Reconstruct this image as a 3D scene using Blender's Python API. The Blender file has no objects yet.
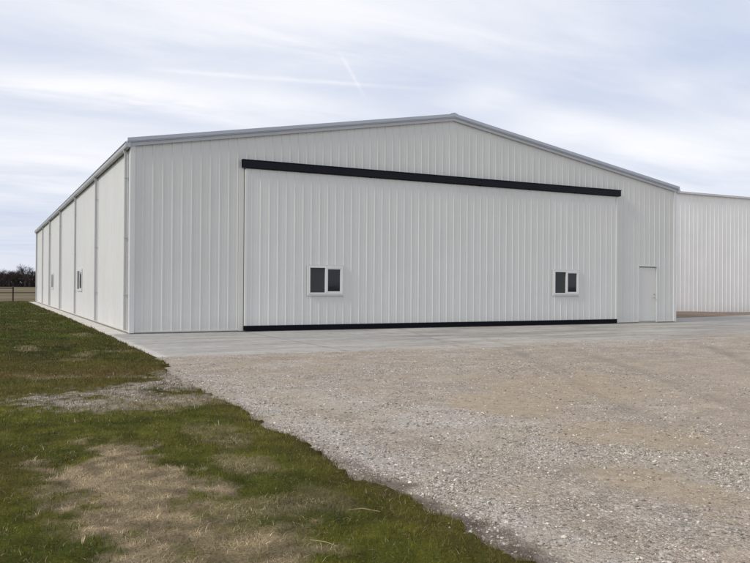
import bpy, math, random
import numpy as np
from mathutils import Vector, noise
rng = np.random.default_rng(7); random.seed(7)
S = bpy.context.scene; COL = S.collection
PI = math.pi

# ------------------------------------------------------------------ camera
CAM = np.array([-4.1162, -24.8496, 1.55]); YAW, PIT, ROL, FPX = 0.4697, 0.0055, 0.0064, 774.7
cF = np.array([math.sin(YAW)*math.cos(PIT), math.cos(YAW)*math.cos(PIT), math.sin(PIT)])
cR = np.array([math.cos(YAW), -math.sin(YAW), 0.0]); cU = np.cross(cR, cF)
cR2 = cR*math.cos(ROL)+cU*math.sin(ROL); cU2 = -cR*math.sin(ROL)+cU*math.cos(ROL)
from mathutils import Matrix
cd = bpy.data.cameras.new('camera'); cam = bpy.data.objects.new('camera', cd); COL.objects.link(cam)
m = Matrix.Identity(4)
for i in range(3):
    m[i][0] = cR2[i]; m[i][1] = cU2[i]; m[i][2] = -cF[i]; m[i][3] = CAM[i]
cam.matrix_world = m
cd.sensor_width = 36; cd.lens = FPX/750*36; cd.clip_end = 6000; cd.clip_start = .05
S.camera = cam

# ------------------------------------------------------------------ helpers
def link(name, me, mat, parent=None):
    o = bpy.data.objects.new(name, me); COL.objects.link(o)
    if mat is not None:
        for mm in (mat if isinstance(mat, (list, tuple)) else [mat]): me.materials.append(mm)
    if parent: o.parent = parent
    return o
def empty(name, loc=(0, 0, 0)):
    o = bpy.data.objects.new(name, None); COL.objects.link(o); o.location = loc; return o
def tag(o, label=None, cat=None, group=None, kind=None):
    if label: o['label'] = label
    if cat: o['category'] = cat
    if group: o['group'] = group
    if kind: o['kind'] = kind
    return o
class MB:
    def __init__(s): s.v = []; s.f = []; s.mi = []
    def add(s, vs, fs, mi=0):
        b = len(s.v); s.v += [tuple(v) for v in vs]
        s.f += [tuple(b+i for i in f) for f in fs]; s.mi += [mi]*len(fs)
    def box(s, a, b, mi=0):
        x0, y0, z0 = a; x1, y1, z1 = b
        s.add([(x0,y0,z0),(x1,y0,z0),(x1,y1,z0),(x0,y1,z0),(x0,y0,z1),(x1,y0,z1),(x1,y1,z1),(x0,y1,z1)],
              [(3,2,1,0),(4,5,6,7),(0,1,5,4),(1,2,6,5),(2,3,7,6),(3,0,4,7)], mi)
    def hexa(s, q0, q1, mi=0):            # two quads, joined
        s.add(list(q0)+list(q1), [(3,2,1,0),(4,5,6,7),(0,1,5,4),(1,2,6,5),(2,3,7,6),(3,0,4,7)], mi)
    def tube(s, pts, rads, n=8, mi=0):
        rings = []
        for i, p in enumerate(pts):
            p = Vector(p)
            d = (Vector(pts[min(i+1, len(pts)-1)])-Vector(pts[max(i-1, 0)])).normalized()
            a = d.orthogonal().normalized(); b = d.cross(a)
            r = rads[i] if isinstance(rads, (list, tuple)) else rads
            rings.append([p+a*(r*math.cos(2*PI*k/n))+b*(r*math.sin(2*PI*k/n)) for k in range(n)])
        vs = [v for r in rings for v in r]; fs = []
        for i in range(len(pts)-1):
            for k in range(n):
                fs.append((i*n+k, i*n+(k+1) % n, (i+1)*n+(k+1) % n, (i+1)*n+k))
        fs.append(tuple(range(n))[::-1]); fs.append(tuple((len(pts)-1)*n+k for k in range(n)))
        s.add(vs, fs, mi)
    def build(s, name, mat, parent=None, bevel=0, smooth=False):
        me = bpy.data.meshes.new(name); me.from_pydata(s.v, [], s.f); me.update()
        o = link(name, me, mat, parent)
        if any(s.mi): me.polygons.foreach_set('material_index', s.mi)
        if smooth: me.polygons.foreach_set('use_smooth', [True]*len(me.polygons))
        if bevel:
            b = o.modifiers.new('b', 'BEVEL'); b.width = bevel; b.segments = 2; b.limit_method = 'ANGLE'
        return o
def np_mesh(name, V, Fl, k, mat, col=None, parent=None, smooth=False, attrs=None):
    """V Nx3, Fl MxK faces (all k-gons)"""
    me = bpy.data.meshes.new(name)
    V = np.ascontiguousarray(V, dtype=np.float32); Fl = np.ascontiguousarray(Fl, dtype=np.int32)
    me.vertices.add(len(V)); me.vertices.foreach_set('co', V.ravel())
    me.loops.add(Fl.size); me.loops.foreach_set('vertex_index', Fl.ravel())
    me.polygons.add(len(Fl))
    me.polygons.foreach_set('loop_start', np.arange(0, Fl.size, k, dtype=np.int32))
    me.polygons.foreach_set('loop_total', np.full(len(Fl), k, dtype=np.int32))
    me.polygons.foreach_set('use_smooth', np.full(len(Fl), smooth, dtype=bool))
    me.update(calc_edges=True)
    if col is not None:
        a = me.color_attributes.new('tint', 'FLOAT_COLOR', 'POINT')
        c = np.ones((len(V), 4), dtype=np.float32); c[:, :3] = col; a.data.foreach_set('color', c.ravel())
    for n_, arr in (attrs or {}).items():
        a = me.attributes.new(n_, 'FLOAT', 'POINT'); a.data.foreach_set('value', np.ascontiguousarray(arr, dtype=np.float32))
    return link(name, me, mat, parent)

# numpy value noise
_P = rng.random((256, 256))
def vn(x, y, s=1.0, seed=0):
    x = np.asarray(x, float)*s+seed*17.31; y = np.asarray(y, float)*s+seed*9.77
    xi = np.floor(x).astype(int); yi = np.floor(y).astype(int); fx = x-xi; fy = y-yi
    fx = fx*fx*(3-2*fx); fy = fy*fy*(3-2*fy)
    g = lambda a, b: _P[a & 255, b & 255]
    return (g(xi, yi)*(1-fx)+g(xi+1, yi)*fx)*(1-fy)+(g(xi, yi+1)*(1-fx)+g(xi+1, yi+1)*fx)*fy
def fbm(x, y, s, seed=0, o=4):
    t = 0; a = .5; n_ = 0
    for i in range(o):
        t = t+a*vn(x, y, s*2**i, seed+i); n_ += a; a *= .5
    return t/n_
def sst(a, b, x):
    t = np.clip((x-a)/(b-a), 0, 1); return t*t*(3-2*t)

# ------------------------------------------------------------------ materials
class NT:
    def __init__(s, name):
        s.m = bpy.data.materials.new(name); s.m.use_nodes = True; s.t = s.m.node_tree; s.t.nodes.clear()
        s.o = s.n('ShaderNodeOutputMaterial'); s.p = s.n('ShaderNodeBsdfPrincipled')
        s.l(s.p.outputs[0], s.o.inputs[0])
    def n(s, t, **k):
        x = s.t.nodes.new(t)
        for a, b in k.items(): setattr(x, a, b)
        return x
    def l(s, a, b): s.t.links.new(a, b)
    def set(s, inp, v):
        if isinstance(v, bpy.types.NodeSocket): s.l(v, inp)
        elif isinstance(v, tuple) and len(v) == 3 and inp.type == 'RGBA': inp.default_value = (*v, 1)
        else: inp.default_value = v
    def math(s, op, a, b=0.0, c=None):
        x = s.n('ShaderNodeMath', operation=op); s.set(x.inputs[0], a); s.set(x.inputs[1], b)
        if c is not None: s.set(x.inputs[2], c)
        return x.outputs[0]
    def mix(s, f, a, b, mode='MIX'):
        x = s.n('ShaderNodeMix', data_type='RGBA', blend_type=mode); s.set(x.inputs[0], f); s.set(x.inputs[6], a); s.set(x.inputs[7], b)
        return x.outputs[2]
    def pos(s, scale=(1, 1, 1)):
        g = s.n('ShaderNodeTexCoord'); mp = s.n('ShaderNodeMapping'); mp.inputs['Scale'].default_value = scale
        s.l(g.outputs['Object'], mp.inputs[0]); return mp.outputs[0]
    def noise(s, vec, scale, detail=4, rough=.6):
        x = s.n('ShaderNodeTexNoise'); s.l(vec, x.inputs['Vector']); x.inputs['Scale'].default_value = scale
        x.inputs['Detail'].default_value = detail; x.inputs['Roughness'].default_value = rough; return x.outputs[0]
    def vor(s, vec, scale, feat='F1', out='Distance'):
        x = s.n('ShaderNodeTexVoronoi', feature=feat); s.l(vec, x.inputs['Vector']); x.inputs['Scale'].default_value = scale
        return x.outputs[out]
    def ramp(s, f, *st):
        x = s.n('ShaderNodeValToRGB'); s.l(f, x.inputs[0]); e = x.color_ramp.elements
        while len(e) < len(st): e.new(.5)
        for i, (p, c) in enumerate(st):
            e[i].position = p; e[i].color = (*c, 1) if isinstance(c, tuple) else (c, c, c, 1)
        return x.outputs[0]
    def bump(s, h, strength=.5, dist=.01, prev=None):
        x = s.n('ShaderNodeBump'); s.l(h, x.inputs['Height']); x.inputs['Strength'].default_value = strength
        x.inputs['Distance'].default_value = dist
        if prev is not None: s.l(prev, x.inputs['Normal'])
        s.l(x.outputs[0], s.p.inputs['Normal']); return x.outputs[0]
    def attr(s, name, out='Fac'):
        x = s.n('ShaderNodeAttribute', attribute_name=name); return x.outputs[out]
    def fin(s, col, rough=.6, spec=.5, metal=0.0):
        s.set(s.p.inputs['Base Color'], col); s.set(s.p.inputs['Roughness'], rough)
        s.set(s.p.inputs['Specular IOR Level'], spec); s.set(s.p.inputs['Metallic'], metal); return s.m

def painted(name, c, var=.05, rough=.42, spec=.4, panel=None, axis=0, dirt=.0):
    t = NT(name); P = t.pos(); st = t.pos((3, 3, .25))
    a = t.noise(P, .7, 5); b = t.noise(st, 3.0, 4)
    f = t.math('ADD', t.math('MULTIPLY', a, .6), t.math('MULTIPLY', b, .4))
    lo = tuple(x*(1-var) for x in c); hi = tuple(x*(1+var) for x in c)
    col = t.ramp(f, (.35, lo), (.65, hi))
    if panel:
        sp = t.n('ShaderNodeSeparateXYZ'); t.l(P, sp.inputs[0])
        pn = t.math('FLOOR', t.math('DIVIDE', sp.outputs[axis], panel))
        w = t.n('ShaderNodeTexWhiteNoise', noise_dimensions='1D'); t.l(pn, w.inputs['W'])
        col = t.mix(t.math('MULTIPLY', w.outputs[0], .07), col, tuple(x*.6 for x in c))
        if dirt:                           # splash dirt low on the wall
            d = t.math('MULTIPLY', t.math('SUBTRACT', 1.0, t.math('DIVIDE', sp.outputs[2], .55)), t.noise(P, 6, 5))
            x = t.n('ShaderNodeClamp'); t.l(d, x.inputs[0])
            col = t.mix(t.math('MULTIPLY', x.outputs[0], dirt), col, (.36, .31, .25))
    t.bump(t.noise(P, 1.3, 3), .12, .02)
    r = t.ramp(t.noise(P, 2.5, 4), (.3, rough-.06), (.7, rough+.1))
    return t.fin(col, r, spec)
M = {}
M['front'] = painted('front_steel', (.660, .663, .632), .03, panel=.9144, axis=0, dirt=.35)
M['door'] = painted('door_steel', (.690, .692, .662), .03, panel=.9144, axis=0, dirt=.3)
M['side'] = painted('side_steel', (.71, .71, .695), .03, panel=.9144, axis=1, dirt=.3)
M['other'] = painted('neighbour_steel', (.90, .89, .85), .035, panel=.82, axis=0, dirt=.3)
M['trim'] = painted('trim_steel', (.67, .67, .655), .03)
M['rake'] = painted('rake_steel', (.44, .475, .53), .05, rough=.35)
M['gutter'] = painted('gutter_steel', (.46, .475, .50), .05, rough=.35)
M['spout'] = painted('spout_steel', (.50, .51, .51), .04)
M['roof'] = painted('roof_steel', (.42, .44, .47), .06, rough=.3)
M['white'] = painted('white_vinyl', (.76, .76, .75), .02, rough=.35)
M['walk'] = painted('walk_door_paint', (.67, .668, .635), .02, rough=.4)
M['black'] = painted('black_steel', (.004, .006, .012), .2, rough=.5, spec=.2)
M['rubber_gap_black'] = painted('rubber_gap_black', (.004, .005, .009), .15, rough=.7, spec=.12)
M['gap'] = painted('dark_gap', (.22, .222, .225), .1, rough=.8)
M['steel'] = painted('satin_steel', (.25, .25, .25), .1, rough=.3, spec=.8)
M['iron'] = painted('rusty_iron', (.030, .017, .014), .3, rough=.8)
def glass(name, c, r):
    t = NT(name); P = t.pos(); t.bump(t.noise(P, 2.0, 2), .05, .01); return t.fin(c, r, .5)
M['glass'] = glass('dark_glass', (.012, .014, .018), .04)
M['screen'] = glass('screened_glass', (.032, .033, .036), .45)

# ------------------------------------------------------------------ lawn / gravel layout functions (metres, world)
def edge_x(y):                                   # where the lawn meets hard ground
    e = np.where(y > -8.4, -.66-.012*(8-np.clip(y, -8.4, 8)), -.86)
    e = np.where(y < -8.4, -.86-.42*sst(-8.4, -12, y)*1.0, e)
    return e-.10*sst(-15, -20, y)
def seg(x, y, a, b, wx=1.0):
    a = np.array(a); b = np.array(b); d = b-a; t = np.clip(((x-a[0])*d[0]+(y-a[1])*d[1])/(d@d), 0, 1)
    return np.hypot(x-a[0]-t*d[0], y-a[1]-t*d[1]), t
def lawn_cov(x, y, base=False):
    x = np.asarray(x, float); y = np.asarray(y, float)
    n1 = fbm(x, y, 2.2, 3)-.5; n2 = fbm(x, y, 11, 5)-.5
    rough = np.where(y > -8.6, .35, 1.0)
    d = edge_x(y)-x+n1*.32*rough+n2*.24*rough
    c = sst(-.05, .10, d)
    if base: return c
    dt, t = seg(x, y, (-1.1, -12.4), (-3.15, -14.0))
    c = c*(1-(1-.30*t)*(1-sst(.12, .85, dt+n1*1.0+n2*1.5)))
    dt, t = seg(x, y, (-1.2, -14.5), (-2.9, -14.7))
    c = c*(1-.55*(1-sst(.15, .85, dt+n1*1.2+n2*1.8)))
    dt, t = seg(x, y, (-1.15, -11.3), (-1.45, -13.6))
    c = c*(1-.8*(1-sst(.12, .42, dt+n2*.4)))
    return c
def ell(x, y, cx, cy, rx, ry, n=0): return 1-sst(.45, 1.15, np.hypot((x-cx)/rx, (y-cy)/ry)+n)
def straw(x, y):
    n = (fbm(x, y, 2.5, 11)-.5)*1.5+(fbm(x, y, 9, 15)-.5)*1.0
    s = ell(x, y, -3.08, -19.0, .50, 2.0, n*1.2)*.97
    s = np.maximum(s, ell(x, y, -2.75, -20.45, .5, .95, n)*.85)
    s = np.maximum(s, ell(x, y, -2.15, -18.6, .26, .6, n)*.45)
    s = np.maximum(s, ell(x, y, -1.95, -17.3, .30, .8, n)*.35)
    s = np.maximum(s, ell(x, y, -1.95, -19.75, .2, .5, n)*.35)
    s = np.maximum(s, ell(x, y, -2.0, -14.9, 1.1, .6, n)*.5)
    s = np.maximum(s, sst(.64, .86, fbm(x, y, 1.1, 31))*.45)
    return s
def brown(x, y):
    n = fbm(x, y, 1.1, 21)-.5
    b = (1-sst(.25, .95, np.abs(y+10.9+.25*(x+3)+n*1.6)))*.75
    b = np.maximum(b, (1-sst(.3, 1.3, np.abs(y-2.0+1.4*(x+3)+n*3)))*.45*sst(-1.2, -2.0, x))
    b = np.maximum(b, sst(.58, .8, fbm(x, y, .5, 23))*.4)
    b = np.maximum(b, (1-sst(.3, 1.5, np.abs(y+8+n*2.5)))*.35*sst(-2.6, -3.6, x))
    b = np.maximum(b, (1-sst(.1, .6, edge_x(y)-x))*.35)
    return b
def lawn_z(x, y, c):
    m_ = .05*fbm(x, y, .6, 41)+.055*fbm(x, y, 3.2, 43)
    mound = .10*np.exp(-((y+1)/5.0)**2)*sst(-.66, -1.6, x)
    return -.05+(.055+m_+mound)*c
def lawn_col(x, y):
    s = straw(x, y)[:, None]; b = brown(x, y)[:, None]; n = fbm(x, y, 2.3, 51)[:, None]; n2 = fbm(x, y, .45, 57)[:, None]
    g = np.array([.046, .063, .008])*(1-n)*1.25+np.array([.225, .212, .030])*n
    g = g*(.62+.75*n2)*(.45+1.1*fbm(x, y, 6.5, 59)[:, None])  # contrast raised in the colour to stand in for shade between blades
    g = g*.70*(1-.28*sst(-15, -8, y))[:, None]
    far = sst(-9, 0, y)[:, None]
    g = g*(1-far)+g*np.array([.78, .92, .70])*far
    g = g*(1-b)+np.array([.135, .092, .030])*b
    return g, s
def gravel_masks(x, y):
    n = fbm(x, y, .9, 61)-.5; n2 = fbm(x, y, 4, 63)-.5
    ex = edge_x(y)
    # coarse pale windrows run parallel to the lawn edge
    w = (1-sst(.05, .42, np.abs(x-ex-.42+n*.5)))*.9*sst(-12, -16, y)
    w = np.maximum(w, (1-sst(.05, .5, np.abs(x-(.30-.20*(y+17))+n*.9)))*.75*sst(-10, -13, y))
    w = np.maximum(w, (1-sst(.1, .6, np.abs(x-(1.4-.28*(y+19))+n*1.2)))*.55*sst(-12, -15, y))
    w = w*1.15+.35*sst(.5, .72, fbm(x, y, 1.3, 67))
    w = np.maximum(w, .8*sst(3, 7, x)*(1-sst(.2, 1.2, np.abs(y+9.3-.05*x+n*2.2)))*sst(.35, .55, fbm(x*.5, y*1.5, 1.2, 123)))
    dt, t = seg(x, y, (-1.1, -12.4), (-3.15, -14.0)); w = np.maximum(w, (1-sst(.2, .7, dt))*.5)
    tan = np.maximum(ell(x, y, 1.9, -16.6, .75, 1.3, n*1.3), ell(x, y, .75, -20.3, .55, 1.0, n*1.3))
    tan = np.maximum(tan, ell(x, y, 4.6, -15.5, 2.2, 2.4, n*1.5)*.8)
    tan = np.maximum(tan, ell(x, y, 1.9, -19.0, .9, 1.3, n*1.5)*.95)
    tan = np.maximum(tan, ell(x, y, 6.2, -18.5, 2.4, 2.4, n*1.5)*.6)
    tan = np.maximum(tan, ell(x, y, -.3, -15.4, .6, 1.6, n*1.5)*.45)
    tan = np.maximum(tan, (.42)*sst(.9, 3.0, x+.22*(y+18)*-1+n*3)*sst(.36, .62, fbm(x, y, .55, 119))*sst(-9, -11.5, y))
    tan = np.maximum(tan, .45*sst(.5, .7, fbm(x, y, 1.6, 121)))
    mud = (1-sst(.0, .27, np.abs(x-ex-.06+n2*.55)))*sst(-17.6, -19.6, y)
    mud = np.maximum(mud, (1-sst(0, .12, np.abs(x-ex)))*.3)
    mud = np.maximum(mud, sst(-1.35, -1.8, x)*np.clip(.30+(n2*1.6+n*.6), 0, .8))
    return np.clip(w, 0, 1)*(1-.75*tan)*(1-mud), tan, np.clip(mud, 0, 1)
TRACKS = [((10.2, -4), (5.4, -13.5)), ((5.4, -13.5), (.3, -23)), ((12.2, -4), (7.2, -13.3)), ((7.2, -13.3), (1.7, -24)),
          ((18, -5), (7.2, -17.2)), ((7.2, -17.2), (.9, -22.8)), ((19.9, -5), (8.6, -18.2)), ((8.6, -18.2), (2.2, -24))]
def ruts(x, y):
    t_ = 0*x; xx = x+.5*(fbm(x, y, .25, 111)-.5)+.15*(fbm(x, y, 2, 112)-.5)
    for a, b in TRACKS:
        d, _ = seg(xx, y, a, b); t_ = np.maximum(t_, 1-sst(.05, .26, d))
    return t_*sst(.3, .55, fbm(x, y, .5, 113))
def gravel_z(x, y):
    lim = -8.35+(fbm(x*.6, y, .45, 71)-.5)*4.6*sst(1, 9, x)+.7*sst(5, 14, x)+(fbm(x, y, 3, 73)-.5)*.5*sst(-1, 4, x)+(fbm(x, y, 9, 74)-.5)*.45+.10*sst(6, 14, x)*np.sin(x*.9)
    z = .014+.010*(fbm(x, y, 1.2, 75)-.5)*2
    z = z+.018*(fbm(x, y, 6, 77)-.5)-.022*ruts(x, y)*sst(-9.6, -11, y)
    return np.where(y > lim, z-.10*sst(0, .35, y-lim), z)

# ------------------------------------------------------------------ ground surfaces
def axis(*segs):
    o = []
    for a, b, st in segs: o.append(np.arange(a, b, st))
    return np.concatenate(o+[np.array([segs[-1][1]])])
def grid(xs, ys):
    X, Y = np.meshgrid(xs, ys); nx, ny = len(xs), len(ys)
    i = np.arange(nx-1)[None, :]+np.arange(ny-1)[:, None]*nx; i = i.ravel()
    return X.ravel(), Y.ravel(), np.stack([i, i+1, i+1+nx, i+nx], 1)

# broad field
t = NT('field_earth'); P = t.pos(); Ps = t.pos((.004, .045, 1))
c = t.ramp(t.noise(Ps, 1.0, 5), (.38, (.11, .08, .052)), (.5, (.22, .165, .105)), (.62, (.31, .245, .175)))
c = t.mix(t.noise(P, .6, 6), c, (.10, .09, .04)); t.bump(t.noise(P, 4, 6), .6, .05)
fieldm = t.fin(c, .95, .1)
R_ = 2600
mb = MB(); N_ = 40; gx = np.linspace(-R_, R_, N_)
X, Y, F = grid(gx, gx)
tag(np_mesh('field', np.stack([X, Y, np.full_like(X, -.14)], 1), F, 4, fieldm), kind='structure')

# gravel yard
t = NT('crushed_stone'); P = t.pos()
vc = t.n('ShaderNodeTexVoronoi', feature='F1'); t.l(P, vc.inputs['Vector']); vc.inputs['Scale'].default_value = 46
vf = t.n('ShaderNodeTexVoronoi', feature='F1'); t.l(P, vf.inputs['Vector']); vf.inputs['Scale'].default_value = 120
sp = t.n('ShaderNodeSeparateColor'); t.l(vc.outputs['Color'], sp.inputs[0])
sp2 = t.n('ShaderNodeSeparateColor'); t.l(vf.outputs['Color'], sp2.inputs[0])
base = t.ramp(sp2.outputs[0], (0, (.20, .165, .130)), (.5, (.40, .335, .275)), (1, (.60, .525, .445)))
st = t.ramp(sp.outputs[0], (0, (.20, .18, .155)), (.45, (.40, .36, .31)), (.8, (.56, .515, .46)), (1, (.74, .70, .65)))
big = t.math('GREATER_THAN', sp.outputs[1], t.math('SUBTRACT', .70, t.math('MULTIPLY', t.attr('pale'), .5)))
col = t.mix(t.math('MULTIPLY', big, .85), base, st)
col = t.mix(t.math('MULTIPLY', t.noise(P, 1.7, 6), .22), col, (.46, .39, .325))
col = t.mix(1.0, col, t.ramp(t.noise(P, 22, 5, .75), (.35, .80), (.65, 1.2)), 'MULTIPLY')
col = t.mix(1.0, col, t.ramp(t.noise(P, 2.6, 7, .7), (.35, .80), (.65, 1.16)), 'MULTIPLY')
col = t.mix(1.0, col, t.ramp(t.noise(t.pos((.5, 1.4, 1)), .9, 6, .7), (.35, .86), (.65, 1.10)), 'MULTIPLY')
col = t.mix(1.0, col, (1.0, .975, .945), 'MULTIPLY')
col = t.mix(t.math('MULTIPLY', t.attr('rut'), .6), col, (.27, .235, .20))
col = t.mix(t.math('MULTIPLY', t.attr('pale'), .40), col, (.58, .54, .49))
tn = t.ramp(t.noise(P, 9, 6, .7), (.3, (.32, .245, .155)), (.7, (.54, .44, .31)))
col = t.mix(t.math('MULTIPLY', t.attr('tan'), t.ramp(t.noise(P, 5, 6, .7), (.35, .45), (.6, .95))), col, tn)
col = t.mix(t.math('MULTIPLY', t.attr('mud'), .82), col, t.ramp(t.noise(P, 14, 5), (.3, (.045, .034, .026)), (.7, (.15, .12, .095))))
h = t.math('ADD', t.math('MULTIPLY', vc.outputs['Distance'], -1.0), t.math('MULTIPLY', vf.outputs['Distance'], -.5))
b1 = t.bump(t.noise(P, 5, 6, .7), .5, .03); t.bump(h, .9, .012, b1)
gravm = t.fin(col, .93, .15)
xs = axis((-6, 6, .06), (6, 16, .12), (16, 70, .5)); ys = axis((-40, -24, .5), (-24, -4.4, .06))
X, Y, F = grid(xs, ys); w, tan, mud = gravel_masks(X, Y)
tag(np_mesh('gravel_yard', np.stack([X, Y, gravel_z(X, Y)], 1), F, 4, gravm, smooth=True, attrs={'pale': w, 'tan': tan, 'mud': mud, 'rut': ruts(X, Y)}), kind='structure')

# concrete apron and side strip
t = NT('concrete'); P = t.pos(); Pl = t.pos((.35, 1.3, 1))
c = t.ramp(t.noise(Pl, .9, 6), (.3, (.33, .33, .32)), (.55, (.425, .42, .40)), (.75, (.50, .49, .465)))
c = t.mix(t.math('MULTIPLY', t.noise(P, 35, 4), .3), c, (.30, .295, .285))
c = t.mix(t.math('MULTIPLY', t.attr('spill'), .9), c, t.ramp(t.noise(P, 50, 3), (.3, (.33, .30, .265)), (.7, (.52, .485, .44))))
c = t.mix(t.attr('tyre_and_shade'), c, (.13, .125, .12))
c = t.mix(t.attr('bleach'), c, (.66, .64, .59))
c = t.mix(1.0, c, t.ramp(t.noise(t.pos((.25, 1.6, 1)), 1.1, 7, .7), (.35, .80), (.6, 1.10)), 'MULTIPLY')
c = t.mix(1.0, c, (1.03, 1.0, .955), 'MULTIPLY')
c = t.mix(1.0, c, t.ramp(t.noise(P, 3.5, 6, .7), (.38, .86), (.55, 1.04)), 'MULTIPLY')
t.bump(t.noise(P, 40, 5), .25, .004); conm = t.fin(c, .85, .25)
xs = axis((-.80, 16, .07), (16, 60, .4)); ys = axis((-9.6, .03, .05))
X, Y, F = grid(xs, ys)
n = fbm(X, Y, .35, 81); nn = fbm(X*.35, Y*1.6, 1.6, 83); n3 = fbm(X, Y, 9, 85)
front = sst(-3.6, -7.4, Y+1.6*(n-.5)*2); right = sst(3, 14, X)
spill = np.clip((front*(.30+.70*right)*1.8+right*.7)*sst(.34, .56, nn+.55*(n3-.5)+.14*front*right)*(1-.0*n), 0, 1)
spill = np.maximum(spill, sst(-7.9, -8.3, Y+(n3-.5)*.4)*.8)
ty = np.zeros_like(X)
for (a, b, wd, st_) in (((9.3, -.3), (6.6, -9), .10, .34), ((10.8, -.3), (8.2, -9), .10, .22), ((14.6, -.5), (12.6, -9), .10, .16)):
    dt, tt = seg(X+.06*np.sin(Y*.6), Y, a, b); ty = np.maximum(ty, (1-sst(.3*wd, wd*1.5, dt))*st_*(.4+.9*n3))
# contact shade painted into the slab colour along the front wall
ty = np.maximum(ty, (1-sst(0, .35+.3*n3, -Y))*.42)
ty = np.maximum(ty, sst(2, 8, X)*.30*sst(.42, .62, fbm(X*.4, Y*1.3, .9, 86))*(1-sst(-5.5, -7.5, Y)*0))
bl = sst(-.45, -.66, X)*.6*(.5+n3)
APZ = .004
o = np_mesh('concrete_apron', np.stack([X, Y, np.full_like(X, APZ)], 1), F, 4, conm, attrs={'spill': spill*(1-bl), 'tyre_and_shade': ty, 'bleach': bl}); tag(o, kind='structure')
xs = axis((-.80, -.06, .12)); ys = axis((.03, 47, .25)); X, Y, F = grid(xs, ys); z0 = np.zeros_like(X)
tag(np_mesh('side_path', np.stack([X, Y, np.full_like(X, APZ)], 1), F, 4, conm, attrs={'spill': z0, 'tyre_and_shade': z0+.05*fbm(X, Y, 4, 87), 'bleach': .72+.25*fbm(X, Y, 3, 88)}), kind='structure')
# right-hand apron beyond the hangar corner
def apr_edge(x): return 3.4+(x-27.8)*.237
xs = axis((23.70, 60, .4)); ys = np.linspace(0, 1, 14); X, T, F = grid(xs, ys); Y = .03+T*(apr_edge(X)-.03)
n3 = fbm(X, Y, .8, 89)
tag(np_mesh('yard_apron', np.stack([X, Y, np.full_like(X, APZ)], 1), F, 4, conm, attrs={'spill': .35*sst(.4, .6, n3), 'tyre_and_shade': .15*n3, 'bleach': z0[:1].repeat(len(X))}), kind='structure')
# expansion joints cut in the apron
t = NT('joint_filler'); P = t.pos(); jm = t.fin(t.ramp(t.noise(P, 8, 3), (.3, (.16, .155, .15)), (.7, (.27, .265, .255))), .9, .1)
mb = MB()
for x in np.arange(3.6, 24, 4.1): mb.add([(x-.008, -8.2, APZ+.004), (x+.008, -8.2, APZ+.004), (x+.008, -.02, APZ+.004), (x-.008, -.02, APZ+.004)], [(0, 1, 2, 3)])
mb.add([(-.7, -4.12, APZ+.008), (40, -4.12, APZ+.008), (40, -4.105, APZ+.008), (-.7, -4.105, APZ+.008)], [(0, 1, 2, 3)])
tag(mb.build('concrete_joints', jm), kind='structure')
# dirt bank in front of the second hangar
t = NT('bare_dirt'); P = t.pos(); c = t.ramp(t.noise(P, 1.5, 6), (.3, (.17, .125, .095)), (.7, (.30, .235, .185)))
t.bump(t.noise(P, 12, 6), .5, .03); dirtm = t.fin(c, .95, .1)
xs = axis((23.7, 62, .5)); ys = np.linspace(0, 1, 20); X, T, F = grid(xs, ys); y0 = apr_edge(X)-.3; Y = y0+T*(16-y0)
Z = -.012-.05*T+.02*fbm(X, Y, .8, 91)-.26*sst(37.5, 45, X)*sst(.1, .9, T)
tag(np_mesh('dirt_bank', np.stack([X, Y, Z], 1), F, 4, dirtm, smooth=True), kind='structure')

# lawn soil
t = NT('lawn_soil'); P = t.pos(); a = t.attr('tint', 'Color')
c = t.mix(1.0, a, t.ramp(t.noise(P, 60, 4, .7), (.3, .55), (.7, 1.35)), 'MULTIPLY')
t.bump(t.noise(P, 45, 5, .8), .9, .02); soilm = t.fin(c, .95, .08)
xs = axis((-60, -6, 1.0), (-6, -.45, .05)); ys = axis((-36, -24, 1.0), (-24, -8, .05), (-8, 47, .12))
X, Y, F = grid(xs, ys); cv = lawn_cov(X, Y); cb0 = lawn_cov(X, Y, True); g, s = lawn_col(X, Y)
cc = g*.85*(1-s)+np.array([.30, .23, .14])*(.35+1.3*fbm(X, Y, 8, 105)[:, None])*s
ba = sst(.1, .85, (cb0-cv)+.5*(fbm(X, Y, 9, 115)-.5)*(cb0 > .5))[:, None]
cc = cc*(1-ba)+ba*(np.array([.33, .28, .225])*(.45+1.1*fbm(X, Y, 5, 117))[:, None])
tag(np_mesh('lawn', np.stack([X, Y, lawn_z(X, Y, cb0)-.012*(cb0-cv)], 1), F, 4, soilm, col=cc, smooth=True), kind='structure')

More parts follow.
